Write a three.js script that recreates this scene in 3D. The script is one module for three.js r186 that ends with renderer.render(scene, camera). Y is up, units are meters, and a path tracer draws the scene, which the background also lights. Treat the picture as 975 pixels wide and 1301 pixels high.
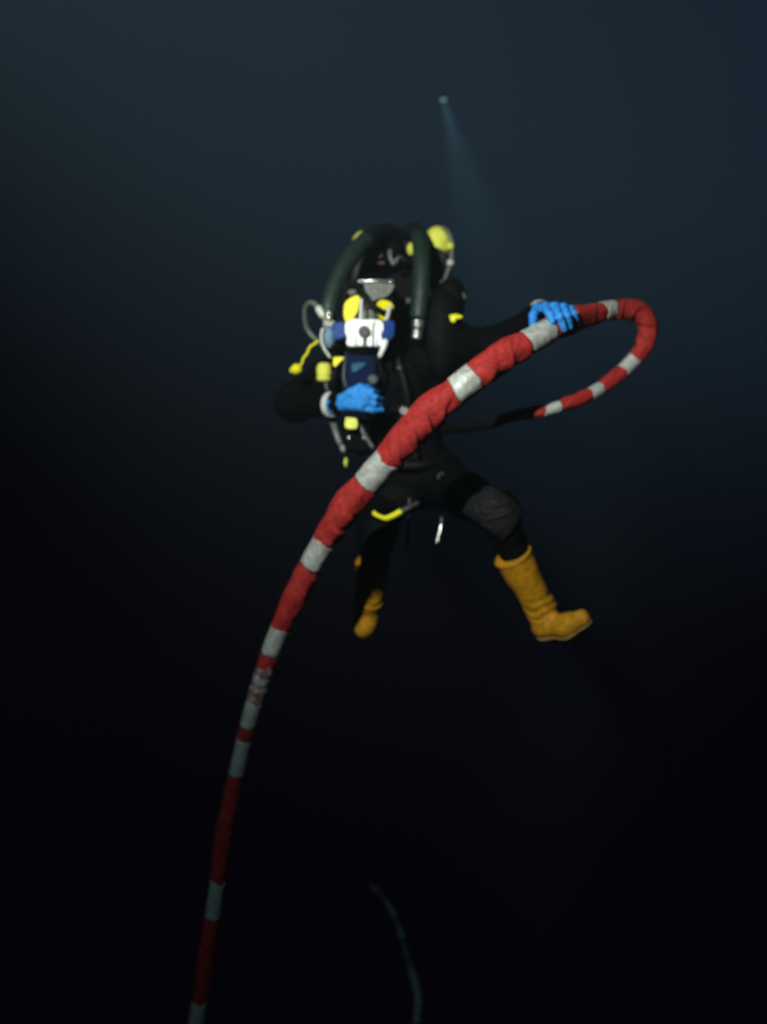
import * as THREE from 'three';
import { MarchingCubes } from 'three/addons/objects/MarchingCubes.js';
import { RoundedBoxGeometry } from 'three/addons/geometries/RoundedBoxGeometry.js';
import { mergeGeometries, mergeVertices } from 'three/addons/utils/BufferGeometryUtils.js';
import { ImprovedNoise } from 'three/addons/math/ImprovedNoise.js';

// ---------------------------------------------------------------- camera, water light, lamp, exposure
const scene = new THREE.Scene();
const FOV = 58.57;
const camera = new THREE.PerspectiveCamera(FOV, 767 / 1024, 0.05, 200);
camera.position.set(0, 0, 0);
const TILT = THREE.MathUtils.degToRad(28);   // the camera looks up at the diver; things are laid out level and then leaned back by this
const ROLL = THREE.MathUtils.degToRad(15);   // and is held a little askew
camera.rotation.set(TILT, 0, ROLL);
camera.focus = 2.1;                    // the phone focused a little short of the diver
camera.userData.fStop = 1.4;
scene.add(camera);

const renderer = new THREE.WebGLRenderer();
renderer.toneMapping = THREE.LinearToneMapping;
renderer.toneMappingExposure = 1.0;
renderer.shadowMap.enabled = true;
renderer.setSize(767, 1024);

// open water: faint blue light from above that dies out with depth
{
  const w = 256, h = 128, d = new Float32Array(w * h * 4);
  for (let j = 0; j < h; j++) {
    const e = ((j + 0.5) / h - 0.5) * 180;            // elevation in degrees
    let t = Math.min(1, Math.max(0, (e - 20) / 33)); t = Math.pow(t * t * (3 - 2 * t), 1.3);
    for (let i = 0; i < w; i++) {
      const az = (i / w - 0.5) * Math.PI * 2, lift = t * (0.82 + 0.18 * Math.cos(az + 1.35));   // a little brighter towards the side the daylight comes from
      const k = 4 * (j * w + i);
      d[k] = 0.0009 + 0.0060 * lift; d[k + 1] = 0.0004 + 0.0150 * lift; d[k + 2] = 0.0015 + 0.0245 * lift; d[k + 3] = 1;
    }
  }
  const sky = new THREE.DataTexture(d, w, h, THREE.RGBAFormat, THREE.FloatType);
  sky.mapping = THREE.EquirectangularReflectionMapping;
  sky.magFilter = THREE.LinearFilter; sky.needsUpdate = true;
  scene.background = sky;
  scene.environment = sky;
}
scene.fog = new THREE.FogExp2(new THREE.Color().setRGB(0.70, 0.92, 1.0), 0.0034);

const sun = new THREE.DirectionalLight(new THREE.Color().setRGB(0.55, 0.8, 1.0), 0.012);   // what is left of daylight at this depth
sun.position.set(-1.5, 6, 1.2); sun.target.position.set(0, 0, -4);
sun.castShadow = true; sun.shadow.radius = 40;
sun.shadow.camera.left = sun.shadow.camera.bottom = -8; sun.shadow.camera.right = sun.shadow.camera.top = 8; sun.shadow.camera.far = 40;
scene.add(sun, sun.target);

const LAMP_AT = new THREE.Vector3(-1.0, 1.28, -0.4), LAMP_TO = new THREE.Vector3(0.2, 0.98, -3.8);
const LAMP = { color: new THREE.Color().setRGB(1.0, 0.985, 0.90), cd: 63, angle: 0.58, penumbra: 1.0, spill: { color: new THREE.Color().setRGB(0.62, 0.95, 1.0), cd: 11, angle: 1.2 } };
const TORCH = { color: new THREE.Color().setRGB(0.45, 0.88, 1.0), cd: 85, angle: 0.25 };

// ---------------------------------------------------------------- helpers
const FP = 650.5 / Math.tan(FOV * Math.PI / 360);
const V = (x, y, z) => new THREE.Vector3(x, y, z);
const W = (px, py, d) => V((px - 487.5) / FP * d, (650.5 - py) / FP * d, -d);
const L = (px, d) => px / FP * d;                                   // a length seen at a distance
const noiseGen = new ImprovedNoise();
const N = (x, y, z) => noiseGen.noise(x, y, z);
const clamp = (x, a, b) => Math.min(b, Math.max(a, x));
const smooth = (a, b, x) => { const t = clamp((x - a) / (b - a), 0, 1); return t * t * (3 - 2 * t); };
const used = new Map();
function numbered(name) { const n = used.get(name) ?? 0; used.set(name, n + 1); return n ? `${name}_${String(n).padStart(3, '0')}` : name; }
function tag(o, label, category, group, kind) {
  if (label) o.userData.label = label;
  if (category) o.userData.category = category;
  if (group) o.userData.group = group;
  if (kind) o.userData.kind = kind;
  return o;
}
function thing(name, label, category, at = V(0, 0, 0)) {
  const g = new THREE.Group(); g.name = numbered(name); g.position.copy(at); scene.add(g);
  return tag(g, label, category);
}
// geometry is given in world coordinates; it is moved into its thing's own frame
function part(parent, name, geo, mat, label) {
  const m = new THREE.Mesh(geo, mat); m.name = name; m.castShadow = m.receiveShadow = true;
  parent.updateWorldMatrix(true, false);
  const p = V(0, 0, 0).setFromMatrixPosition(parent.matrixWorld);
  geo.translate(-p.x, -p.y, -p.z);
  parent.add(m);
  if (label) m.userData.label = label;
  return m;
}
function noiseTexture(size, f, lo, hi, seed, cols) {
  const d = new Uint8Array(size * size * 4);
  for (let j = 0; j < size; j++) for (let i = 0; i < size; i++) {
    const a = i / size * Math.PI * 2, b = j / size * Math.PI * 2;
    const x = Math.cos(a) * f, y = Math.sin(a) * f, z = Math.cos(b) * f, q = Math.sin(b) * f;
    let v = 0.5 + 0.55 * N(x + seed, y + z, q + seed) + 0.35 * N(x * 2.7 + z * 2.7, y * 2.7 + seed, q * 2.7) + 0.25 * N(x * 7 + q * 7, y * 7 + z * 7, seed + 3.3);
    v = clamp(v, 0, 1);
    for (let c = 0; c < 3; c++) d[4 * (j * size + i) + c] = cols ? 255 * (cols[0][c] + (cols[1][c] - cols[0][c]) * v) : 255 * (lo + (hi - lo) * v);
    d[4 * (j * size + i) + 3] = 255;
  }
  const t = new THREE.DataTexture(d, size, size);
  t.wrapS = t.wrapT = THREE.RepeatWrapping; t.magFilter = THREE.LinearFilter; t.needsUpdate = true;
  if (cols) t.colorSpace = THREE.SRGBColorSpace;
  return t;
}
const grainMap = noiseTexture(256, 3.1, 0, 1, 1.7);
const wearMap = noiseTexture(256, 2.2, 0, 0, 5.1, [[0.72, 0.72, 0.72], [1, 1, 1]]);
const roughMap = noiseTexture(256, 2.6, 0.55, 1, 9.4);
const smudgeMap = noiseTexture(256, 2.0, 0, 0, 12.3, [[0.25, 0.0, 0.0], [1, 1, 1]]);
for (const t of [grainMap, wearMap, roughMap, smudgeMap]) t.repeat.set(4, 4);
function mat(r, g, b, rough = 0.6, o = {}) {
  const { metal = 0, bump = 0.0012, wear = true, ...more } = o;
  const m = new THREE.MeshPhysicalMaterial({ roughness: rough, metalness: metal, roughnessMap: roughMap, ...more });
  m.color.setRGB(r, g, b);
  if (bump) { m.bumpMap = grainMap; m.bumpScale = bump; }
  if (wear) m.map = wearMap;
  return m;
}
const M = {
  suit: mat(0.0013, 0.0013, 0.0016, 0.95, { vertexColors: true, bump: 0.002, specularIntensity: 0.1 }),
  red: mat(0.30, 0.020, 0.017, 0.95, { bump: 0.0015, specularIntensity: 0.3 }),
  smudge: mat(0.40, 0.38, 0.36, 0.8, { wear: false, map: smudgeMap }),
  band: mat(0.34, 0.36, 0.33, 0.5, { bump: 0.0015 }),
  blackHose: mat(0.003, 0.003, 0.0036, 0.8, { specularIntensity: 0.3 }),
  blue: mat(0.024, 0.235, 0.66, 0.85, { bump: 0.0014, specularIntensity: 0.5 }),
  cuff: mat(0.60, 0.60, 0.55, 0.4),
  boot: mat(0.47, 0.22, 0.006, 0.75, { bump: 0.0008, specularIntensity: 0.4 }),
  sole: mat(0.38, 0.24, 0.06, 0.8, { bump: 0.003 }),
  pad: mat(0.0085, 0.0085, 0.010, 0.9, { bump: 0.003, specularIntensity: 0.3 }),
  yellow: mat(0.86, 0.80, 0.014, 0.6, { specularIntensity: 0.4 }),
  paleYellow: mat(0.72, 0.74, 0.10, 0.6, { specularIntensity: 0.4 }),
  greenHose: mat(0.010, 0.026, 0.018, 0.65, { specularIntensity: 0.6 }),
  hoseCover: mat(0.0045, 0.0085, 0.007, 0.85, { specularIntensity: 0.3, bump: 0.002 }),
  ropeDark: mat(0.035, 0.036, 0.034, 0.8), ropePale: mat(0.12, 0.12, 0.11, 0.7),
  case: mat(0.0015, 0.0015, 0.0018, 0.9, { specularIntensity: 0.15 }),
  tankBody: mat(0.010, 0.011, 0.009, 0.6, { specularIntensity: 0.4 }),
  steel: mat(0.62, 0.64, 0.62, 0.28, { metal: 0.85, bump: 0.0003 }),
  pale: mat(0.55, 0.58, 0.50, 0.45),
  greyHose: mat(0.13, 0.15, 0.12, 0.5),
  white: mat(0.82, 0.84, 0.82, 0.4, { bump: 0.0006 }),
  grey: mat(0.10, 0.11, 0.10, 0.5),
  lightGrey: mat(0.17, 0.185, 0.17, 0.4),
  deepBlue: mat(0.014, 0.055, 0.23, 0.6, { specularIntensity: 0.3 }),
  navy: mat(0.004, 0.014, 0.062, 0.8, { bump: 0.003, specularIntensity: 0.3 }),
  teal: mat(0.014, 0.095, 0.16, 0.8, { specularIntensity: 0.2 }),
  paleBlue: mat(0.14, 0.27, 0.36, 0.4),
  dullRed: mat(0.22, 0.10, 0.09, 0.6),
  black: mat(0.0026, 0.0026, 0.0026, 0.75, { specularIntensity: 0.25 }),
  visor: new THREE.MeshPhysicalMaterial({ color: 0xc8d2cc, transmission: 1, thickness: 0, roughness: 0.12, ior: 1.45 }),
};

// tapered capsules joined with a smooth minimum, meshed on a grid
function segDist(p, b) {
  const ax = b.a.x, ay = b.a.y, az = b.a.z, dx = b.b.x - ax, dy = b.b.y - ay, dz = b.b.z - az;
  const t = clamp(((p.x - ax) * dx + (p.y - ay) * dy + (p.z - az) * dz) / (dx * dx + dy * dy + dz * dz + 1e-12), 0, 1);
  const ex = p.x - ax - dx * t, ey = p.y - ay - dy * t, ez = p.z - az - dz * t;
  return Math.sqrt(ex * ex + ey * ey + ez * ez) - (b.r0 + (b.r1 - b.r0) * t);
}
const bone = (a, b, r0, r1 = r0) => ({ a, b, r0, r1 });
function smin(a, b, k) { const h = Math.max(k - Math.abs(a - b), 0) / k; return Math.min(a, b) - h * h * k * 0.25; }
function boneField(bones, k) { return (p) => { let d = 1e3; for (const b of bones) d = d > 100 ? segDist(p, b) : smin(d, segDist(p, b), b.k ?? k); return d; }; }
function boundsOf(bones, pad) {
  const box = new THREE.Box3();
  for (const b of bones) { for (const [q, r] of [[b.a, b.r0], [b.b, b.r1]]) { box.expandByPoint(q.clone().addScalar(r + pad)); box.expandByPoint(q.clone().addScalar(-r - pad)); } }
  return box;
}
function meshField(field, box, cell, colorOf) {
  const c = box.getCenter(V(0, 0, 0)), s = box.getSize(V(0, 0, 0)), side = Math.max(s.x, s.y, s.z) * 1.04;
  const res = clamp(Math.ceil(side / cell) + 4, 16, 210);
  const mc = new MarchingCubes(res, M.suit, false, false, 900000);
  const half = res / 2, sc = side / 2 / (half - 3), p = V(0, 0, 0);
  mc.isolation = 0;
  const unit = sc * half;                             // mc position (x - half) / half
  const f = mc.field; f.fill(-1);
  const ok = (v, a, b) => v > a - 3 * sc && v < b + 3 * sc;
  for (let z = 0; z < res; z++) { p.z = c.z + (z - half) * sc; if (!ok(p.z, box.min.z, box.max.z)) continue;
    for (let y = 0; y < res; y++) { p.y = c.y + (y - half) * sc; if (!ok(p.y, box.min.y, box.max.y)) continue;
      for (let x = 0; x < res; x++) { p.x = c.x + (x - half) * sc; if (!ok(p.x, box.min.x, box.max.x)) continue;
        f[x + y * res + z * res * res] = -field(p); } } }
  mc.update();
  const n = mc.count, pos = new Float32Array(n * 3);
  for (let i = 0; i < n; i++) for (let a = 0; a < 3; a++) pos[3 * i + a] = mc.positionArray[3 * i + a] * unit + c.getComponent(a);
  let g = new THREE.BufferGeometry(); g.setAttribute('position', new THREE.BufferAttribute(pos, 3));
  g = mergeVertices(g, cell * 0.02);
  const P = g.attributes.position, nor = new Float32Array(P.count * 3), uv = new Float32Array(P.count * 2), col = new Float32Array(P.count * 3).fill(1), e = cell * 0.6, q = V(0, 0, 0);
  for (let i = 0; i < P.count; i++) {
    const x = P.getX(i), y = P.getY(i), z = P.getZ(i);
    const gx = field(q.set(x + e, y, z)) - field(q.set(x - e, y, z)), gy = field(q.set(x, y + e, z)) - field(q.set(x, y - e, z)), gz = field(q.set(x, y, z + e)) - field(q.set(x, y, z - e));
    const l = Math.hypot(gx, gy, gz) || 1;
    nor[3 * i] = gx / l; nor[3 * i + 1] = gy / l; nor[3 * i + 2] = gz / l;
    uv[2 * i] = x + 0.6 * z; uv[2 * i + 1] = y + 0.5 * z;
    if (colorOf) colorOf(q.set(x, y, z), col, 3 * i);
  }
  g.setAttribute('normal', new THREE.BufferAttribute(nor, 3)); g.setAttribute('uv', new THREE.BufferAttribute(uv, 2)); g.setAttribute('color', new THREE.BufferAttribute(col, 3));
  const I = g.index.array; let turn = 0;
  const A = V(0, 0, 0), B = V(0, 0, 0), C = V(0, 0, 0);
  for (let i = 0; i < Math.min(I.length, 300); i += 3) { A.fromBufferAttribute(P, I[i]); B.fromBufferAttribute(P, I[i + 1]).sub(A); C.fromBufferAttribute(P, I[i + 2]).sub(A); B.cross(C); turn += Math.sign(B.x * nor[3 * I[i]] + B.y * nor[3 * I[i] + 1] + B.z * nor[3 * I[i] + 2]); }
  if (turn < 0) for (let i = 0; i < I.length; i += 3) { const t = I[i]; I[i] = I[i + 1]; I[i + 1] = t; }
  return g;
}
// a tube along points whose radius may change along it (t in 0..1, metres s) and round it
function sweep(curve, u0, u1, radius, along, round = 16, close = true, skew = null) {
  const pos = [], uv = [], idx = [], len = curve.getLength();
  let ref = V(0, 0, 1); const rows = [];
  let prevN = null;
  for (let i = 0; i <= along; i++) {
    const t = i / along, u = u0 + (u1 - u0) * t, p = curve.getPointAt(clamp(u, 0, 1)), tan = curve.getTangentAt(clamp(u, 0, 1));
    let n = (prevN ?? ref).clone().addScaledVector(tan, -(prevN ?? ref).dot(tan)).normalize(); prevN = n;
    const b = tan.clone().cross(n);
    for (let j = 0; j <= round; j++) {
      const a = j / round * Math.PI * 2, r = radius(t, u * len, a);
      const q = p.clone().addScaledVector(n, Math.cos(a) * r).addScaledVector(b, Math.sin(a) * r);
      if (skew) q.addScaledVector(tan, skew(t, a));
      pos.push(q.x, q.y, q.z); uv.push(a * 0.05, u * len);
    }
    rows.push(p);
  }
  const w = round + 1;
  for (let i = 0; i < along; i++) for (let j = 0; j < round; j++) { const a = i * w + j, b = a + 1, c = a + w, d = c + 1; idx.push(a, b, c, b, d, c); }
  if (close) for (const [row, flip] of [[0, true], [along, false]]) {
    const k = pos.length / 3; pos.push(rows[row].x, rows[row].y, rows[row].z); uv.push(0, 0);
    for (let j = 0; j < round; j++) { const a = row * w + j; flip ? idx.push(a, k, a + 1) : idx.push(a, a + 1, k); }
  }
  let g = new THREE.BufferGeometry();
  g.setAttribute('position', new THREE.Float32BufferAttribute(pos, 3)); g.setAttribute('uv', new THREE.Float32BufferAttribute(uv, 2)); g.setIndex(idx);
  g.computeVertexNormals();
  const nn = g.attributes.normal;
  for (let i = 0; i <= along; i++) { const a = i * w, b = a + round, x = nn.getX(a) + nn.getX(b), y = nn.getY(a) + nn.getY(b), z = nn.getZ(a) + nn.getZ(b), l = Math.hypot(x, y, z) || 1; nn.setXYZ(a, x / l, y / l, z / l); nn.setXYZ(b, x / l, y / l, z / l); }
  return g;
}
const curveOf = (pts) => new THREE.CatmullRomCurve3(pts.map((p) => p.isVector3 ? p : W(...p)), false, 'centripetal');
const ends = (t, e = 0.08) => Math.sqrt(clamp(1 - Math.pow(Math.max(0, e - Math.min(t, 1 - t)) / e, 2), 0.02, 1));
const tube = (pts, r, r1 = r, along = 28, round = 12) => sweep(curveOf(pts), 0, 1, (t) => (r + (r1 - r) * t) * ends(t, Math.min(0.4, r / curveOf(pts).getLength())), along, round);
function lathe(profile, at, axis, seg = 24, roll = 0) {           // profile [r, y] turned round an axis
  const g = new THREE.LatheGeometry(profile.map(([r, y]) => new THREE.Vector2(Math.max(r, 1e-4), y)), seg);
  g.applyQuaternion(new THREE.Quaternion().setFromUnitVectors(V(0, 1, 0), axis.clone().normalize()));
  return g.translate(at.x, at.y, at.z);
}
const can = (r, h, e = 0.18) => [[0, -h / 2], [r * (1 - e), -h / 2], [r, -h / 2 + r * e], [r, h / 2 - r * e], [r * (1 - e), h / 2], [0, h / 2]];
function rbox(w, h, d, r, at, rx = 0, ry = 0, rz = 0) {
  return new RoundedBoxGeometry(w, h, d, 4, r).applyMatrix4(new THREE.Matrix4().makeRotationFromEuler(new THREE.Euler(rx, ry, rz))).translate(at.x, at.y, at.z);
}
function plate(pts, depth, bevel, at, rx = 0, ry = 0, rz = 0) {    // closed smooth outline, extruded
  const s = new THREE.Shape(new THREE.SplineCurve([...pts, pts[0]].map(([x, y]) => new THREE.Vector2(x, y))).getPoints(40).slice(0, -1));
  const g = new THREE.ExtrudeGeometry(s, { depth, bevelEnabled: true, bevelSize: bevel, bevelThickness: bevel, bevelSegments: 3 });
  return g.translate(0, 0, -depth / 2).applyMatrix4(new THREE.Matrix4().makeRotationFromEuler(new THREE.Euler(rx, ry, rz))).translate(at.x, at.y, at.z);
}
function blob(at, rx, ry, rz, bump = 0.05, freq = 18) {
  const g = new THREE.SphereGeometry(1, 28, 20), p = g.attributes.position;
  for (let i = 0; i < p.count; i++) { const x = p.getX(i) * rx, y = p.getY(i) * ry, z = p.getZ(i) * rz, k = 1 + bump * 2 * N(x * freq + at.x * 9, y * freq, z * freq); p.setXYZ(i, x * k, y * k, z * k); }
  g.computeVertexNormals();
  return g.translate(at.x, at.y, at.z);
}
const join = (...g) => mergeGeometries(g.map((x) => { const y = x.index ? x.toNonIndexed() : x; for (const n of Object.keys(y.attributes)) if (!['position', 'normal', 'uv'].includes(n)) y.deleteAttribute(n); return y; }));

// ---------------------------------------------------------------- the diver
const J = {
  pelvis: W(527, 600, 4.03), waist: W(515, 545, 4.04), chest: W(505, 485, 4.0), neck: W(487, 440, 3.97), head: W(474, 388, 3.94),
  shoulderL: W(436, 468, 4.03), elbowL: W(376, 511, 3.96), wristL: W(430, 512.5, 3.69),
  shoulderR: W(578, 440, 3.92), elbowR: W(630, 440, 3.68), wristR: W(688, 397, 3.44),
  hipL: W(500, 612, 4.03), kneeL: W(480, 676, 3.76), ankleL: W(469, 762, 3.91),
  hipR: W(550, 606, 4.0), kneeR: W(632, 651, 3.62), ankleR: W(687, 775, 3.75),
};
const person = thing('person', 'diver in a black dry suit hanging in dark water with blue gloves and yellow boots', 'person', J.pelvis);
{
  const bones = [
    bone(J.pelvis, J.waist, 0.150, 0.145), bone(J.waist, J.chest, 0.148, 0.168), bone(J.chest, J.neck, 0.15, 0.085),
    bone(J.chest, J.shoulderL, 0.13, 0.092), bone(J.chest, J.shoulderR, 0.13, 0.095),
    bone(J.shoulderL, J.elbowL, 0.090, 0.076), bone(J.elbowL, J.wristL, 0.078, 0.047),
    bone(J.shoulderR, J.elbowR, 0.090, 0.072), bone(J.elbowR, J.wristR, 0.072, 0.046),
    bone(J.pelvis, J.hipL, 0.13, 0.118), bone(J.pelvis, J.hipR, 0.13, 0.118),
    bone(J.hipL, J.kneeL, 0.108, 0.076), bone(J.kneeL, J.ankleL, 0.072, 0.048),
    bone(J.hipR, J.kneeR, 0.118, 0.080), bone(J.kneeR, J.ankleR, 0.076, 0.05),
    bone(J.neck, J.head, 0.078, 0.085),
  ];
  const base = boneField(bones, 0.06);
  // loose suit: ruckles that run round the limbs, and broad slack folds
  const field = (p) => { const d = base(p); if (d > 0.06 || d < -0.06) return d; const w = N(p.x * 9, p.y * 9, p.z * 9) * 0.5; return d + 0.008 * N(p.x * 11 + 3, p.y * 17, p.z * 11) + 0.006 * (1 - 2 * Math.abs(N(p.x * 15 + w * 3, p.y * 34 + w * 4, p.z * 15 + 7))); };
  const box = boundsOf(bones, 0.02);
  const bodyGeo = meshField(field, box, 0.0105);
  // the head gets a finer grid: hood, brow, sockets, eyes, nose, cheeks, jaw
  const fwd = V(-0.10, -0.06, 1).normalize(), up = V(-0.06, 1, 0.05); up.addScaledVector(fwd, -up.dot(fwd)).normalize();
  const rt = up.clone().cross(fwd);
  const H = (x, y, z) => J.head.clone().addScaledVector(rt, x).addScaledVector(up, y).addScaledVector(fwd, z);
  const hb = [
    bone(H(0, 0.030, -0.02), H(0, 0.02, 0.01), 0.108, 0.100), bone(H(-0.03, -0.06, 0.035), H(0.03, -0.06, 0.035), 0.062), bone(H(0, -0.10, 0.06), H(0, -0.095, 0.07), 0.036),
    bone(H(0, -0.09, -0.02), H(0.02, -0.17, -0.02), 0.07, 0.075),
    bone(H(-0.035, 0.026, 0.088), H(0.035, 0.026, 0.088), 0.020), { ...bone(H(0, 0.005, 0.100), H(0, -0.030, 0.122), 0.010, 0.014), k: 0.012 },
    { ...bone(H(-0.013, -0.034, 0.108), H(0.013, -0.034, 0.108), 0.011), k: 0.012 },
    { ...bone(H(-0.022, -0.066, 0.098), H(0.022, -0.066, 0.098), 0.008), k: 0.008 }, { ...bone(H(-0.018, -0.078, 0.096), H(0.018, -0.078, 0.096), 0.009), k: 0.008 },
    bone(H(-0.112, 0.0, -0.01), H(-0.108, -0.02, -0.01), 0.018), bone(H(0.112, 0.0, -0.01), H(0.108, -0.02, -0.01), 0.018),
  ];
  const hf0 = boneField(hb, 0.035);
  const eyes = [H(-0.034, 0.004, 0.090), H(0.034, 0.004, 0.090)];
  const hf = (p) => { let d = hf0(p); for (const e of eyes) { const r = p.distanceTo(e); d = -smin(-d, r - 0.017, 0.012); d = smin(d, r - 0.0125, 0.002); } return d; };
  const skin = (p, c, i) => { const q = p.clone().sub(J.head), x = q.dot(rt), y = q.dot(up), z = q.dot(fwd);
    const inFace = z > 0.045 && Math.hypot(x / 0.075, (y + 0.03) / 0.085) < 1; let k = inFace ? [160, 96, 74] : [1, 1, 1];
    for (const e of eyes) if (p.distanceTo(e) < 0.0135) k = p.clone().sub(e).dot(fwd) > 0.0112 ? [4, 3, 2.5] : [250, 250, 235];
    c[i] = k[0]; c[i + 1] = k[1]; c[i + 2] = k[2]; };
  const hbox = boundsOf(hb, 0.006);
  const headGeo = meshField(hf, hbox, 0.0034, skin);
  part(person, 'body', mergeGeometries([bodyGeo, headGeo]), M.suit);

  // gloves: palm and five bent fingers each
  function glove(name, wrist, cuffEnd, fingers, thumb, heel, big = 1) {
    const b = [bone(cuffEnd, wrist, 0.044, 0.035)];
    for (const f of fingers) { b.push({ ...bone(wrist, f[0], 0.026, 0.0165), k: 0.018 }); b.push({ ...bone(f[0], f[1], 0.0140 * big, 0.0122 * big), k: 0.007 }); b.push({ ...bone(f[1], f[2], 0.0122 * big, 0.0092 * big), k: 0.004 }); }
    b.push({ ...bone(heel, thumb[0], 0.026, 0.018), k: 0.016 }, { ...bone(thumb[0], thumb[1], 0.0165 * big, 0.0138 * big), k: 0.008 }, { ...bone(thumb[1], thumb[2], 0.0138 * big, 0.0108 * big), k: 0.004 });
    const f0 = boneField(b, 0.012), f = (p) => { const d = f0(p); return Math.abs(d) > 0.02 ? d : d + 0.0016 * N(p.x * 55, p.y * 55, p.z * 55); };
    return part(person, 'glove', meshField(f, boundsOf(b, 0.004), 0.0031), M.blue, name);
  }
  glove('blue glove spread flat on the chest', J.wristL, W(424, 513, 3.71),
    [[W(462, 496.5, 3.60), W(473, 497, 3.595), W(480, 499, 3.64)], [W(465, 503.5, 3.592), W(477, 504.5, 3.595), W(485, 507, 3.635)], [W(463.5, 511, 3.597), W(475.5, 513, 3.60), W(483.5, 514.5, 3.64)], [W(459, 517, 3.61), W(473, 521, 3.61), W(485.5, 520.5, 3.63)]],
    [W(446, 499, 3.62), W(457, 491.5, 3.62), W(469, 492.5, 3.65)], W(438, 508, 3.66));
  glove('blue glove closed over the hose', J.wristR, W(684, 400, 3.50),
    [[W(694, 391.5, 3.19), W(699, 399.5, 3.115), W(702.5, 409, 3.112)], [W(705, 390, 3.185), W(711.5, 403, 3.108), W(717.5, 418.5, 3.125)], [W(716, 391, 3.20), W(721, 401.5, 3.13), W(724.5, 415, 3.15)], [W(725, 394, 3.225), W(729.5, 399, 3.17), W(732, 406, 3.18)]],
    [W(683, 392.5, 3.27), W(678, 401, 3.19), W(677, 414, 3.145)], W(689, 393, 3.36), 1.13);
  const ring = (c, axis, r, t) => { const g = new THREE.TorusGeometry(r, t, 12, 36); g.scale(1, 1, 1.8); g.applyQuaternion(new THREE.Quaternion().setFromUnitVectors(V(0, 0, 1), axis.clone().normalize())); return g.translate(c.x, c.y, c.z); };
  part(person, 'cuff_ring', ring(W(420.5, 514, 3.715), J.wristL.clone().sub(J.elbowL).add(V(0.16, 0, 0)), 0.046, 0.0075), M.cuff);
  part(person, 'cuff_ring', ring(W(688, 398, 3.475), J.wristR.clone().sub(J.elbowR).add(V(0, 0, 0.15)), 0.047, 0.006), M.cuff);

  // boots: a rubber shaft, foot, heel; a rim round the top; a thick sole under each
  function boot(label, top, ankle, heel, ball, toe, up, rTop) {
    const fw = toe.clone().sub(heel).normalize(), dn = up.clone().addScaledVector(fw, -up.dot(fw)).normalize().negate();
    const b = [bone(top.clone().addScaledVector(ankle.clone().sub(top).normalize(), -0.06), ankle, rTop + 0.004, 0.058), bone(ankle, heel, 0.056, 0.047), bone(heel, ball, 0.046, 0.044), bone(ball, toe, 0.044, 0.037)];
    const f0 = boneField(b, 0.03), axis = ankle.clone().sub(top).normalize();
    const f = (p) => { let d = f0(p); if (d < 0.03 && d > -0.03) { const s = p.clone().sub(ankle).dot(axis); const cr = Math.exp(-Math.pow((s + 0.02) / 0.06, 2)); d += 0.0025 * cr * Math.sin(s * 150 + 8 * N(p.x * 10, p.y * 10, p.z * 10)) + 0.0035 * N(p.x * 14, p.y * 14, p.z * 14); } return Math.max(d, -(p.clone().sub(top).dot(axis))); };
    const m = part(person, 'boot', meshField(f, boundsOf(b, 0.01), 0.0055), M.boot, label);
    part(m, 'rim', ring(top.clone(), axis, rTop - 0.001, 0.0032), M.boot);
    const q1 = V(0, 0, 0), q2 = V(0, 0, 0), l1 = new THREE.Line3(heel, ball), l2 = new THREE.Line3(ball, toe);
    const sf = (p) => { const d = f0(p); if (d > 0.03) return d; l1.closestPointToPoint(p, true, q1); l2.closestPointToPoint(p, true, q2); const q = q1.distanceToSquared(p) < q2.distanceToSquared(p) ? q1 : q2; const h = (p.x - q.x) * dn.x + (p.y - q.y) * dn.y + (p.z - q.z) * dn.z; const s = p.clone().sub(heel).dot(fw), arch = s > 0.022 && s < 0.06 ? 0.012 : 0; return Math.max(d - 0.0065, 0.024 - h, h - 0.046 + arch); };
    const gg = meshField(sf, boundsOf(b.slice(1), 0.012), 0.0034);
    part(m, 'sole', gg, M.sole);
  }
  boot('orange yellow rubber boot kicked out to the side', W(652, 706.5, 3.655), W(687, 772, 3.745), W(692, 796, 3.76), W(720, 795.5, 3.67), W(738, 786, 3.62), W(652, 706, 3.655).sub(W(692, 796, 3.76)).normalize().add(V(-0.25, 0, 0)), 0.077);
  boot('shaded yellow boot pointing down behind the hose', W(474, 717, 3.815), W(469, 762, 3.91), W(467.5, 776, 3.945), W(464, 792, 3.945), W(462, 800, 3.94), V(0.0, -0.1, 1), 0.072);
  part(person, 'knee_pad', meshField((p) => { const d = field(p) - 0.010, s = p.clone().sub(W(628, 648, 3.55)), q = Math.max(Math.abs(s.x * 0.8 + s.y * -0.6) - 0.105, Math.abs(s.x * 0.6 + s.y * 0.8) - 0.075); return Math.max(smin(d, d, 0.01), q, -(field(p) + 0.01)); }, new THREE.Box3().setFromCenterAndSize(W(628, 648, 3.58), V(0.34, 0.34, 0.3)), 0.006), M.pad, 'grey knee pad');
}

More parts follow.
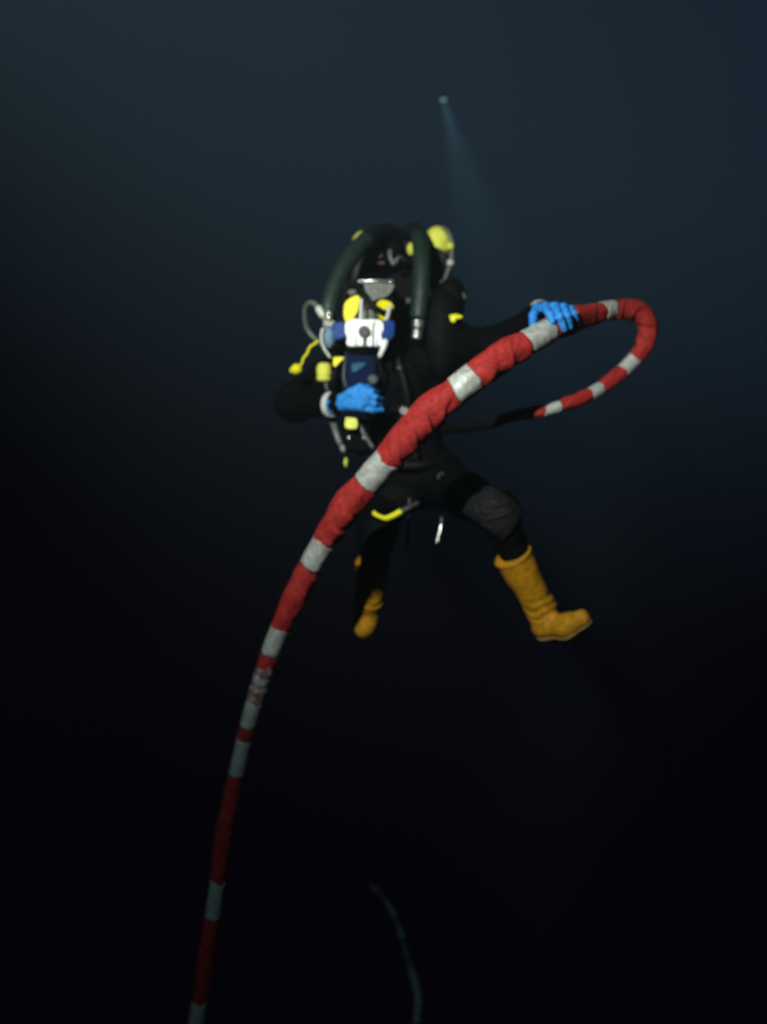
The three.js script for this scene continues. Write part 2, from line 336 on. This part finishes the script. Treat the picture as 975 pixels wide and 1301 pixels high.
// ---------------------------------------------------------------- full face mask
const mask = thing('full_face_mask', 'full face diving mask with a white breathing block, yellow side panels and blue clamps', 'diving mask', W(466, 440, 3.8));
{
  const D = 3.76;
  // clear visor, bulged
  const n = 22, pos = [], idx = [], uv = [];
  for (let j = 0; j <= n; j++) for (let i = 0; i <= n; i++) {
    const u = i / n * 2 - 1, v = j / n * 2 - 1, w = 0.098 - 0.016 * Math.max(0, -v) - 0.01 * v * v, x = u * w, y = v * 0.092, z = -1.9 * x * x - 0.9 * y * y;
    const p = W(467, 387, D + 0.005); pos.push(p.x + x, p.y + y, p.z + z); uv.push(u * 0.1, v * 0.1);
  }
  for (let j = 0; j < n; j++) for (let i = 0; i < n; i++) { const a = j * (n + 1) + i; idx.push(a, a + 1, a + n + 2, a, a + n + 2, a + n + 1); }
  const vg = new THREE.BufferGeometry(); vg.setAttribute('position', new THREE.Float32BufferAttribute(pos, 3)); vg.setAttribute('uv', new THREE.Float32BufferAttribute(uv, 2)); vg.setIndex(idx); vg.computeVertexNormals();
  part(mask, 'visor', vg, M.visor);
  const edge = []; const at = (i, j) => V(...pos.slice(3 * (j * (n + 1) + i), 3 * (j * (n + 1) + i) + 3));
  for (let i = 0; i < n; i += 2) edge.push(at(i, 0)); for (let j = 0; j < n; j += 2) edge.push(at(n, j)); for (let i = n; i > 0; i -= 2) edge.push(at(i, n)); for (let j = n; j > 0; j -= 2) edge.push(at(0, j));
  part(mask, 'frame', new THREE.TubeGeometry(new THREE.CatmullRomCurve3(edge, true), 90, 0.011, 10, true), M.black);
  part(mask, 'nose_cup', blob(W(468, 402, D + 0.045), 0.045, 0.040, 0.045, 0.03), M.lightGrey);
  part(mask, 'skirt', new THREE.TorusGeometry(0.093, 0.02, 12, 48).scale(1, 1.05, 1.6).translate(...W(467, 392, D + 0.055).toArray()), M.black);
  part(mask, 'top_bar', join(tube([[456, 357.5, D - 0.015], [479, 356.5, D - 0.025], [502, 358, D - 0.01]], 0.0058), blob(W(457.5, 357.5, D - 0.022), 0.011, 0.009, 0.009, 0), blob(W(497, 357.2, D - 0.022), 0.008, 0.007, 0.007, 0)), M.steel);
  const o = (pts, s) => pts.map(([x, y]) => [L(x, D) * s, -L(y, D) * s]);
  part(mask, 'forehead_plate', plate(o([[-16, -8], [0, -9], [20, -8], [17, 2], [10, 9], [0, 12], [-7, 14], [-13, 2]], 1), 0.012, 0.004, W(479, 369, D - 0.012), -0.25, 0.1, 0), M.lightGrey);
  part(mask, 'side_panel', plate(o([[-9, 6], [-8, -7], [-1, -14], [9, -17], [10, -8], [6, 5], [-1, 13], [-6, 16]], 0.96), 0.012, 0.004, W(447, 394, D - 0.035), 0, -0.25, 0), M.yellow);
  part(mask, 'side_panel', plate(o([[-10, 2], [-6, -6], [3, -7], [10, -3], [11, 4], [7, 16], [1, 17], [-6, 12]], 0.96), 0.012, 0.004, W(488, 390, D - 0.03), 0, 0.3, 0), M.yellow);
  part(mask, 'strap', tube([[449, 361, D - 0.03], [459, 369, D - 0.055], [470, 384, D - 0.075], [482, 394, D - 0.075], [496, 400, D - 0.05]], 0.013, 0.012), M.black);
  part(mask, 'hinge', blob(W(448, 371.5, D - 0.05), 0.019, 0.012, 0.012, 0.06), M.lightGrey);
  part(mask, 'tube', tube([[459.5, 379, D - 0.075], [458.6, 396, D - 0.08], [458, 416, D - 0.085]], 0.0052), M.white);
  part(mask, 'tube', tube([[496, 388, D - 0.06], [493.5, 397, D - 0.065], [490.5, 410, D - 0.06]], 0.010, 0.007), M.pale);
  part(mask, 'tube', tube([[470, 399, D - 0.06], [469, 404, D - 0.07], [469, 416, D - 0.07]], 0.004), M.lightGrey);
  // breathing block: two white halves beside a dark exhaust valve
  const bd = D - 0.075;
  const body = plate(o([[-22, -10], [-16, -14], [-8, -15], [2, -13.5], [12, -14], [21, -12], [22.5, -2], [20, 8], [21, 15], [10, 16], [0, 15.5], [-10, 16], [-20, 15], [-20, 6], [-22, 0]], 1.0), 0.05, 0.006, W(463.5, 423.5, bd));
  const block = part(mask, 'breathing_block', body, M.white);
  part(block, 'valve', lathe([[0, 0.016], [0.018, 0.016], [0.024, 0.010], [0.025, -0.006], [0.027, -0.010], [0, -0.010]], W(463, 421.5, bd - 0.036), V(0, 0, 1)), M.grey);
  part(block, 'stem', join(rbox(0.014, 0.05, 0.016, 0.004, W(463.5, 433, bd - 0.034)), rbox(0.007, 0.10, 0.008, 0.003, W(474.5, 424, bd - 0.033), 0, 0, -0.04)), M.grey);
  part(block, 'rib', join(rbox(0.004, 0.03, 0.008, 0.001, W(452, 434, bd - 0.033)), rbox(0.004, 0.03, 0.008, 0.001, W(479.5, 434, bd - 0.033))), M.lightGrey);
  part(mask, 'clamp', plate(o([[-6, -8], [0, -11], [6, -9], [6.5, 0], [4, 9], [-3, 11], [-8, 8], [-6, 0]], 1), 0.03, 0.006, W(492, 420, bd - 0.005), 0, 0.3, 0), M.deepBlue, 'blue clamp on the side with the white toggle');
  part(mask, 'clamp', plate(o([[-7, -7], [0, -9], [7, -7], [7, 6], [0, 9], [-7, 8]], 1), 0.03, 0.006, W(433, 421, bd + 0.01), 0, -0.3, 0), M.deepBlue);
  part(mask, 'toggle', tube([[490.5, 431, bd - 0.02], [487.5, 441, bd - 0.03], [482, 454.5, bd - 0.02]], 0.0145, 0.0085), M.white);
  part(mask, 'chin_cup', blob(W(464, 444, D - 0.01), 0.085, 0.032, 0.055, 0.05), M.black);
}

// ---------------------------------------------------------------- rebreather
const unit = thing('rebreather', 'black back mounted rebreather with two yellow capped cylinders and thick green breathing hoses', 'rebreather', W(508, 470, 4.3));
{
  const caseGeo = rbox(0.40, 0.62, 0.16, 0.06, W(508, 410, 4.33), 0.06, 0, -0.06);
  part(unit, 'case', caseGeo, M.case);
  part(unit, 'manifold', join(blob(W(487, 322, 4.19), 0.10, 0.085, 0.08, 0.03), rbox(0.20, 0.05, 0.07, 0.02, W(508, 332, 4.2))), M.case);
  part(unit, 'badge', plate([[-0.016, -0.014], [0.004, -0.018], [0.016, 0.0], [0.012, 0.018], [-0.006, 0.012], [-0.018, 0.002]], 0.006, 0.002, W(481, 323, 4.085), -0.1, -0.1, 0.3), M.dullRed);
  part(unit, 'badge', rbox(0.045, 0.008, 0.006, 0.002, W(482, 334, 4.09)), M.dullRed);
  part(unit, 'gas_line', tube([[496, 318, 4.09], [496, 325, 4.06], [499, 334, 4.06], [501, 338, 4.07]], 0.0105, 0.006), M.lightGrey);
  part(unit, 'gas_line', tube([[501, 336, 4.06], [505, 329, 4.05], [510, 327, 4.07], [515, 331, 4.1]], 0.0095, 0.006), M.grey);
  const capProfile = [[0, 0.062], [0.018, 0.060], [0.036, 0.052], [0.052, 0.036], [0.061, 0.014], [0.064, -0.012], [0.065, -0.035], [0.060, -0.037], [0.058, -0.02], [0, -0.018]];
  // the cylinder that stands free beside the hose
  const axR = V(0.10, 1, 0.0), axL = V(-0.12, 1, 0);
  const bodyR = part(unit, 'cylinder', lathe(can(0.055, 0.44, 0.4), W(556, 372, 4.14), axR), M.tankBody);
  const capR = part(bodyR, 'cap', lathe(capProfile, W(557, 305.5, 4.11), V(0.42, 1, 0.22)), M.paleYellow, 'pale yellow cap with a grey whip');
  const bodyL = part(unit, 'cylinder', lathe(can(0.05, 0.44, 0.4), W(459, 372, 4.16), axL), M.tankBody);
  const capL = part(bodyL, 'cap', lathe(capProfile.map(([r, y]) => [r * 0.92, y]), W(464, 311, 4.13), V(-0.45, 1, 0.1)), M.paleYellow, 'pale yellow cap half hidden behind the hose');
  part(unit, 'cap_tip', blob(W(522, 316, 4.06), 0.017, 0.028, 0.02, 0.08), M.paleYellow);
  part(unit, 'whip', tube([[556, 289, 4.09], [566, 292, 4.06], [573, 303, 4.03], [574, 318, 4.02], [573, 334, 4.0], [568, 348, 3.98], [563, 362, 3.95]], 0.011, 0.009, 40), M.greyHose);
  part(unit, 'whip_fitting', lathe(can(0.017, 0.03, 0.3), W(572, 313, 4.015), V(0, 1, 0)), M.paleYellow);
  part(unit, 'whip_fitting', lathe(can(0.0155, 0.024, 0.3), W(572.5, 334, 3.995), V(-0.1, 1, 0)), M.pale);
  part(unit, 'whip_fitting', lathe(can(0.0125, 0.032, 0.3), W(563, 362, 3.945), V(0.15, 1, 0)), M.pale);
  part(unit, 'whip', tube([[449, 320, 4.06], [444, 328, 4.02], [434, 336, 3.98], [426, 350, 3.93], [422, 365, 3.9]], 0.0052), M.pale, 'thin pale line along the hose');
  // corrugated breathing hoses over both shoulders
  const ridged = (pts, r, u0, u1) => { const c = curveOf(pts), len = c.getLength() * (u1 - u0); return sweep(c, u0, u1, (t, s) => r * (1 + (u0 ? 0.03 * N(s * 20, 3, r) : 0.018 * Math.sin(s * 420))) * ends(t, 0.02), Math.round(len * 420), 20); };
  const pathL = [[416, 404, 3.76], [419, 386, 3.76], [429, 356, 3.80], [447, 325, 3.87], [468, 303, 3.97], [490, 295, 4.12], [506, 303, 4.24], [508, 330, 4.28]];
  const pathR = [[531.5, 406, 3.80], [535, 370, 3.80], [536, 330, 3.85], [533, 304, 3.96], [526, 293, 4.1], [518, 300, 4.24], [514, 330, 4.28]];
  const hoseL = part(unit, 'breathing_hose', ridged(pathL, 0.037, 0, 0.50), M.greenHose), hoseR = part(unit, 'breathing_hose', ridged(pathR, 0.036, 0, 0.52), M.greenHose);
  part(hoseL, 'hose_cover', ridged(pathL, 0.0385, 0.49, 1), M.hoseCover, 'black cover over the top of the hose'); part(hoseR, 'hose_cover', ridged(pathR, 0.0375, 0.51, 1), M.hoseCover, 'black cover over the top of the hose');
  const fit = (p, r, h, ax, m, parent) => part(parent, 'fitting', lathe([[0, -h / 2], [r * 0.8, -h / 2], [r, -h * 0.35], [r, -h * 0.12], [r * 0.78, -h * 0.06], [r * 0.78, h * 0.06], [r, h * 0.12], [r, h * 0.35], [r * 0.85, h / 2], [0, h / 2]], p, ax), m);
  fit(W(418, 401, 3.705), 0.014, 0.035, V(0.05, 1, 0.1), M.steel, hoseL);
  fit(W(418.5, 412, 3.735), 0.026, 0.026, V(0.05, 1, 0), M.pale, hoseL);
  fit(W(531.5, 412, 3.775), 0.026, 0.034, V(0.06, 1, 0), M.steel, hoseR);
  fit(W(530, 425, 3.765), 0.022, 0.042, V(0.15, 1, 0), M.steel, hoseR);
  part(unit, 'mouth_hose_end', blob(W(418, 428, 3.74), 0.028, 0.048, 0.03, 0.05), M.paleBlue);
  part(unit, 'hook', tube([[411, 416, 3.70], [408.5, 427, 3.70], [411, 440, 3.69], [416, 449, 3.69], [420.5, 455, 3.69]], 0.0062, 0.0055), M.pale);
  part(unit, 'elbow', blob(W(430, 432, 3.77), 0.045, 0.04, 0.04, 0.04), M.black);
  // counterlungs
  part(unit, 'counterlung', blob(W(563, 420, 3.86), 0.085, 0.19, 0.07, 0.07, 9), M.case);
  part(unit, 'shoulder_pad', blob(W(573, 380, 3.9), 0.068, 0.09, 0.08, 0.09, 12), M.case);
  part(unit, 'pull_tab', plate([[-0.022, 0.008], [-0.016, -0.012], [-0.006, -0.014], [0.002, -0.003], [0.026, 0.003], [0.004, 0.012]], 0.008, 0.003, W(579, 404, 3.78), 0, 0, 0), M.yellow);
  const chest = part(unit, 'chest_pack', rbox(0.145, 0.17, 0.075, 0.03, W(457, 474, 3.765), 0, 0, 0.05), M.navy);
  part(chest, 'patch', plate([[-0.024, 0.010], [0.0, 0.014], [0.030, 0.013], [0.012, -0.006], [-0.02, -0.022]], 0.005, 0.002, W(455, 466, 3.722)), M.teal);
  part(unit, 'harness', join(tube([[428, 448, 3.8], [424, 475, 3.78], [421, 500, 3.8], [425, 530, 3.84]], 0.016), tube([[500, 440, 3.82], [515, 490, 3.8], [522, 540, 3.84], [530, 590, 3.86]], 0.018), tube([[455, 575, 3.9], [500, 590, 3.84], [545, 590, 3.84], [575, 575, 3.95]], 0.02)), M.black);
}
// small fittings that catch the light
for (const [x, y, d, rr] of [[448, 497, 3.72, 0.011], [508, 468, 3.77, 0.012], [513, 521, 3.80, 0.012], [440, 512, 3.80, 0.009]]) {
  const g = new THREE.TorusGeometry(rr, 0.0028, 8, 20); g.rotateX(0.3 * x).translate(...W(x, y, d).toArray()); part(unit, 'ring', g, M.steel);
}
part(unit, 'clip', rbox(0.022, 0.010, 0.008, 0.003, W(545, 351, 4.02), 0, 0, -0.3), M.grey);
part(unit, 'clip', rbox(0.010, 0.030, 0.010, 0.004, W(590, 376, 3.83), 0, 0, 0.3), M.grey);
part(unit, 'clip', rbox(0.018, 0.022, 0.012, 0.005, W(519, 382, 3.86), 0, 0, -0.4), M.grey);
part(unit, 'buckle', rbox(0.030, 0.022, 0.010, 0.004, W(521, 535, 3.815), 0, 0, -0.2), M.grey);
part(unit, 'thin_line', tube([[441, 447, 3.75], [438, 462, 3.72], [437, 480, 3.715], [440, 492, 3.72]], 0.0035), M.greyHose);
part(unit, 'thin_line', tube([[426, 458, 3.76], [419, 470, 3.74], [417, 486, 3.745], [421, 505, 3.76]], 0.007), M.black);
part(unit, 'thin_line', tube([[470, 446, 3.76], [480, 456, 3.73], [484, 470, 3.73], [481, 486, 3.74]], 0.006), M.black);
part(unit, 'gauge', lathe([[0, 0.010], [0.017, 0.009], [0.020, 0.0], [0.018, -0.012], [0, -0.012]], W(474, 482, 3.715), V(0.2, 0.1, 1)), M.grey);
const T = (name, label, cat, at, build) => { const t = thing(name, label, cat, at); build(t); return t; };
// inflator hose loop beside the head
T('inflator_hose', 'thin grey green hose curling out in a loop beside the mask', 'hose', W(417, 410, 3.8), (t) => {
  part(t, 'hose', tube([[416, 411, 3.74], [410, 400, 3.74], [403, 389, 3.75], [395, 384.5, 3.78], [389, 390, 3.82], [387.5, 403, 3.86], [391, 419, 3.9], [400, 430, 3.9], [409, 438, 3.86]], 0.0115, 0.009, 60), M.greyHose);
  part(t, 'sleeve', tube([[412, 404, 3.735], [407, 395, 3.738], [403, 389.5, 3.745]], 0.0155), M.pale);
});
T('marker_float', 'small yellow float on a thin yellow lanyard above the bent elbow', 'float', W(377, 469, 3.74), (t) => {
  part(t, 'float', join(blob(W(376.5, 469, 3.74), 0.0235, 0.0225, 0.022, 0.07, 40), lathe(can(0.008, 0.02), W(371.5, 470.5, 3.74), V(1, 0.25, 0))), M.yellow);
  part(t, 'lanyard', tube([[405, 432, 3.76], [400, 437, 3.75], [394, 441, 3.745], [390.5, 449, 3.74], [386, 455, 3.74], [383, 463, 3.74], [379, 467, 3.74]], 0.0055, 0.0042, 50, 8), M.yellow);
});
T('pony_valve', 'pale yellow rounded valve cover hanging beside the blue chest pack', 'valve', W(412, 473, 3.75), (t) => {
  part(t, 'cover', lathe([[0, 0.038], [0.016, 0.037], [0.027, 0.029], [0.031, 0.016], [0.031, -0.011], [0.028, -0.013], [0.028, -0.018], [0.031, -0.02], [0.030, -0.032], [0.022, -0.04], [0, -0.04]], W(412, 472.5, 3.75), V(0.03, 1, 0.1)), M.paleYellow);
  part(t, 'stem', tube([[414, 484, 3.76], [416, 492, 3.76], [416, 500, 3.77]], 0.009, 0.006), M.lightGrey);
});
T('yellow_tab', 'yellow three cornered tag under the left edge of the mask', 'tag', W(429, 458, 3.71), (t) => {
  part(t, 'tag', plate([[-0.018, 0.012], [0.0, 0.013], [0.021, 0.011], [0.004, -0.006], [-0.016, -0.022]], 0.006, 0.002, W(430, 458.5, 3.705), 0, 0, 0), M.yellow);
});
T('drain_hose', 'grey hose with a yellow tip hanging below the bent arm', 'hose', W(430, 560, 3.78), (t) => {
  part(t, 'hose', tube([[422, 532, 3.8], [426, 546, 3.77], [430, 558, 3.76], [434, 567, 3.76]], 0.0145, 0.012), M.grey);
  part(t, 'fitting', tube([[434, 565, 3.755], [437.5, 575, 3.75]], 0.0125, 0.0095), M.lightGrey);
  part(t, 'tip', blob(W(439.5, 587, 3.75), 0.0085, 0.02, 0.01, 0.12, 60), M.paleYellow);
  part(t, 'link', tube([[437.5, 574, 3.75], [439.5, 584, 3.75]], 0.004), M.black);
});
T('yellow_clip', 'small square yellow pocket flap just below the gloved hand on the chest', 'flap', W(446, 537, 3.72), (t) => {
  part(t, 'flap', plate([[-0.019, 0.02], [0.0, 0.021], [0.018, 0.018], [0.023, -0.008], [0.019, -0.021], [0.0, -0.023], [-0.021, -0.016]], 0.01, 0.004, W(446.5, 537, 3.74), 0, -0.1, 0), M.paleYellow);
  part(t, 'stud', join(blob(W(443.5, 556, 3.78), 0.007, 0.008, 0.006, 0.1), blob(W(462.5, 557, 3.78), 0.008, 0.007, 0.006, 0.1)), M.steel);
  part(t, 'strap', tube([[455, 535, 3.79], [463, 552, 3.785], [475, 570, 3.79]], 0.008), M.grey);
  part(t, 'pocket', rbox(0.12, 0.14, 0.06, 0.02, W(452, 553, 3.83)), M.case);
});
T('tool_pouch', 'dark pouch at the crotch with a bent yellow trim along its lower edge', 'pouch', W(503, 650, 3.820), (t) => {
  part(t, 'pouch', blob(W(505, 632, 3.860), 0.10, 0.075, 0.06, 0.06, 11), M.case);
  part(t, 'trim', tube([[474, 650, 3.725], [480, 655.5, 3.710], [490, 658.5, 3.700], [500, 655, 3.695], [511, 649, 3.700]], 0.0085, 0.0125, 40), M.yellow);
  part(t, 'flap', tube([[509, 650, 3.705], [520, 645, 3.705], [533, 638, 3.725]], 0.012, 0.009), M.ropeDark);
});
T('steel_rod', 'thin steel rod with a bent shiny tip hanging from the belt', 'tool', W(562, 612, 3.660), (t) => {
  part(t, 'shaft', tube([[561.5, 608, 3.660], [562, 630, 3.630], [561.5, 650, 3.620], [561, 667, 3.610]], 0.0048), M.grey);
  part(t, 'tip', tube([[561, 665, 3.610], [559.5, 674, 3.605], [557, 682, 3.600]], 0.0048), M.steel);
  part(t, 'knob', lathe(can(0.008, 0.026, 0.3), W(556.5, 686, 3.598), V(0.25, 1, 0)), M.steel);
  part(t, 'loop', new THREE.TorusGeometry(0.014, 0.003, 8, 20).translate(...W(561.5, 606, 3.660).toArray()), M.grey);
});
T('black_rod', 'dull black rod with a stubby end hanging beside the pouch', 'tool', W(519, 650, 3.74), (t) => {
  part(t, 'shaft', tube([[520.5, 632, 3.76], [519.5, 660, 3.74], [518.5, 684, 3.74]], 0.006), M.ropeDark);
  part(t, 'end', lathe(can(0.011, 0.03, 0.3), W(518.5, 689, 3.74), V(0.05, 1, 0)), M.ropeDark);
});

// ---------------------------------------------------------------- the red and white hose
const hoseCurve = new THREE.CatmullRomCurve3([
  [238, 1420, 3.95], [248, 1315, 3.90], [262, 1220, 3.84], [274, 1140, 3.78], [287, 1050, 3.70], [306.5, 957, 3.62], [323, 893, 3.56], [349, 815, 3.50], [374, 760, 3.45], [404, 702, 3.39], [440, 645, 3.30], [481, 597, 3.22], [524, 548, 3.15],
  [556, 515, 3.11], [592, 487, 3.08], [635, 455, 3.09], [684, 428, 3.13], [715, 411, 3.20], [750, 400, 3.31], [785, 393, 3.40], [810, 396, 3.44], [823, 411, 3.46], [821, 435, 3.48], [800, 463, 3.50], [757, 497, 3.46], [702, 519, 3.40], [660, 527, 3.43], [625, 537, 3.55], [592, 541, 3.78], [565, 543, 3.98],
].map((p) => W(...p)), false, 'centripetal');
const hose = thing('hose', 'long thick hose in red cloth with white tape bands, looping over the raised gloved hand', 'hose', W(481, 597, 2.87));
{
  hoseCurve.arcLengthDivisions = 800;
  const K = 1500, smp = [];
  for (let i = 0; i <= K; i++) { const p = hoseCurve.getPointAt(i / K); smp.push([487.5 + p.x / -p.z * FP, 650.5 - p.y / -p.z * FP]); }
  let from = 0;
  const uAt = (x, y) => { let best = from, bd = 1e9; for (let i = from; i <= K; i++) { const d = (smp[i][0] - x) ** 2 + (smp[i][1] - y) ** 2; if (d < bd) { bd = d; best = i; } else if (d > bd + 40000) break; } from = best; return best / K; };
  // radius of the hose under its wrapping, in picture places along it
  const rk = [[238, 1420, 10], [274, 1140, 9.4], [306, 957, 9.4], [323, 893, 9.6], [349, 815, 11.2], [404, 702, 14], [481, 597, 17.5], [592, 487, 18], [684, 428, 15.5], [765, 397, 11.5], [823, 411, 10.5], [800, 463, 9.2], [757, 497, 8], [702, 519, 6.8], [660, 527, 7.5], [565, 543, 9]];
  const rs = rk.map(([x, y, w]) => { const u = uAt(x, y); return [u, L(w, -hoseCurve.getPointAt(u).z)]; });
  const rAt = (u) => { let i = 0; while (i < rs.length - 2 && u > rs[i + 1][0]) i++; const t = smooth(rs[i][0], rs[i + 1][0], u); return rs[i][1] + (rs[i + 1][1] - rs[i][1]) * t; };
  const segs = [['red', 249, 1312], ['white', 257, 1270], ['red', 270, 1165], ['white', 277.5, 1118], ['red', 299, 984], ['white', 311, 937], ['red', 314.5, 923], ['white', 322.5, 890], ['smudge', 330, 868], ['white', 333.5, 857], ['smudge', 337, 846], ['red', 343, 831], ['white', 357.5, 797], ['red', 395, 720], ['white', 413, 687], ['red', 466, 615], ['white', 494, 582], ['red', 579, 499], ['white', 604, 476], ['red', 667, 437], ['white', 699, 420], ['red', 764, 397.5], ['white', 778, 394.5], ['red', 808, 453], ['white', 790, 472], ['red', 765, 491], ['white', 749, 502], ['red', 712.5, 515], ['white', 692, 521], ['red', 668, 525.5], ['black', 565, 543]];
  from = 0; let u0 = 0, k = 0; const len = hoseCurve.getLength();
  for (const [kind, x, y] of segs) {
    const u1 = kind === 'black' ? 1 : uAt(x, y), sl = (u1 - u0) * len; k++;
    const pitch = 0.088 + 0.016 * Math.sin(k * 2.3), seed = k * 3.7, amp = kind === 'red' ? 0.15 + 0.03 * Math.sin(k * 1.9) : kind === 'smudge' ? 0.07 : 0;
    const um = (u0 + u1) / 2;
    if (kind === 'red' || kind === 'smudge') {
      const bulge = 0.05 + clamp(sl * 0.55, 0, 0.16);
      // cloth wound round the hose: overlapping diagonal turns, slack bulges, ends pinched under the tape
      const rad = (t, s, a) => {
        const e = smooth(0, 0.02, t * sl) * smooth(0, 0.02, (1 - t) * sl), u = u0 + (u1 - u0) * t;
        const w = 0.55 * N(s * 7, seed, Math.cos(a) * 0.6) + 0.12 * N(s * 16, seed + Math.sin(a), 2);
        let ph = s / pitch + 2 * a / (Math.PI * 2) + w; ph -= Math.floor(ph);
        const saw = ph < 0.78 ? ph / 0.78 : 1 - smooth(0.78, 1, ph);
        const vary = (0.30 + 1.25 * smooth(-0.6, 0.8, Math.sin(a))) * clamp(0.75 + 0.9 * N(s * 6, Math.cos(a) + seed, Math.sin(a)), 0.3, 1.2);   // the slack hangs on the under side
        return rAt(u) * (1.01 + e * (bulge * Math.sin(Math.PI * t) + amp * vary * (saw - 0.35) + 0.16 * N(Math.cos(a) * 1.1 + seed, Math.sin(a) * 1.1, s * 11) + 0.008 * N(Math.cos(a) * 2, Math.sin(a) * 2, s * 30)));
      };
      part(hose, kind === 'red' ? 'red_sleeve' : 'smudged_sleeve', sweep(hoseCurve, Math.max(0, u0 - 0.012 / len), u1 + 0.012 / len, rad, Math.max(14, Math.round(sl / 0.0036)), 56), kind === 'red' ? M.red : M.smudge);
    } else if (kind === 'white') {
      part(hose, 'white_band', sweep(hoseCurve, u0 + 0.003 / len, u1 - 0.003 / len, (t, s, a) => rAt(u0 + (u1 - u0) * t) * (1.065 + 0.05 * N(Math.cos(a) * 1.6 + seed, Math.sin(a) * 1.6, s * 22) + 0.014 * (Math.floor(t * 3) % 2)), Math.max(10, Math.round(sl / 0.006)), 32, true,
        (t, a) => (t < 0.5 ? -0.5 : 1) * Math.abs(2 * t - 1) * (0.018 * N(Math.cos(a) * 0.9 + seed, Math.sin(a) * 0.9, t < 0.5 ? 2 : 9) + 0.007 * N(Math.cos(a) * 3, Math.sin(a) * 3 + seed, t < 0.5 ? 2 : 9))), M.band);
    } else part(hose, 'black_sleeve', sweep(hoseCurve, u0, u1, (t, s, a) => rAt(u0 + (u1 - u0) * t) * (0.95 + 0.1 * N(Math.cos(a), Math.sin(a), s * 12)) * ends(t, 0.03), 60, 20), M.blackHose);
    u0 = u1;
  }
}
// the pale line that rises out of the dark at the bottom
{
  const c = curveOf([[470, 1124, 5.4], [484, 1138, 5.2], [499, 1160, 5.0], [510, 1188, 4.85], [517, 1215, 4.75], [526, 1243, 4.65], [531, 1265, 4.6], [529, 1301, 4.5], [522, 1380, 4.35]]);
  const t = thing('rope', 'thin pale rope with dark stretches rising out of the black water below', 'rope', W(526, 1243, 4.65));
  const cuts = [0, 0.06, 0.13, 0.24, 0.36, 0.42, 0.47, 0.60, 0.80, 0.83, 1];
  for (let i = 0; i + 1 < cuts.length; i++) part(t, i % 2 ? 'pale_wrap' : 'dark_wrap', sweep(c, cuts[i], cuts[i + 1], (u, s, a) => (0.016 + 0.010 * (cuts[i] + (cuts[i + 1] - cuts[i]) * u)) * (1 + 0.12 * Math.sin(s * 150 + a * 2) + 0.18 * N(s * 14, a * 0.3, i)), 26, 14), i % 2 ? M.ropePale : M.ropeDark);
}
// ---------------------------------------------------------------- lamps
function lampThing(name, label, cat, at, to, r, color, glow, cd, angle, penumbra, spill) {
  const t = thing(name, label, cat, at), ax = to.clone().sub(at).normalize();
  part(t, 'housing', lathe([[r * 1.06, 0.002], [r * 1.06, -0.02], [r * 0.7, -0.03], [r * 0.5, -0.07], [r * 0.4, -0.075], [0, -0.075], [0, -0.06], [r * 0.4, -0.06], [r * 0.9, -0.02], [r, 0.0], [r * 1.06, 0.002]], at, ax, 28), M.case);
  const em = new THREE.MeshStandardMaterial({ emissive: color, emissiveIntensity: glow, roughness: 0.3 }); em.color.setRGB(0.5, 0.5, 0.5);
  part(t, 'lamp_lens', lathe([[0, -0.004], [r * 0.98, -0.006], [r * 0.98, -0.012], [0, -0.012]], at, ax, 28), em);
  const l = new THREE.SpotLight(color, cd, 0, angle, penumbra, 2);
  l.name = 'lamp_light'; l.position.copy(ax).multiplyScalar(0.012); l.castShadow = true; l.shadow.radius = Math.max(1, r / 0.02);
  l.target.position.copy(ax).multiplyScalar(4); l.target.name = 'lamp_aim'; t.add(l, l.target);
  if (spill) {                                   // the weaker light round the hot spot
    const w = new THREE.SpotLight(spill.color, spill.cd, 0, spill.angle, 0.7, 2);
    w.name = 'spill_light'; w.position.copy(l.position); w.castShadow = true; w.shadow.radius = l.shadow.radius; w.target = l.target; t.add(w);
  }
  return t;
}
lampThing('dive_lamp', 'round black dive lamp held beside the camera, out of the picture', 'lamp', LAMP_AT, LAMP_TO, 0.04, LAMP.color, 3, LAMP.cd, LAMP.angle, LAMP.penumbra, LAMP.spill);
const tp = W(563.5, 127, 9.5);
lampThing('torch', 'distant lit torch glowing high above the diver, its beam pointing down', 'torch', tp, tp.clone().add(V(0.30, -1.35, 0.42)), 0.03, TORCH.color, 0.32, TORCH.cd, TORCH.angle, 1);

// lean the whole group back: the photographer floats lower than the diver
{
  const q = camera.quaternion.clone();
  for (const o of scene.children) if (o !== camera && o !== sun && o !== sun.target) { o.position.applyQuaternion(q); o.quaternion.premultiply(q); }
}
renderer.render(scene, camera);
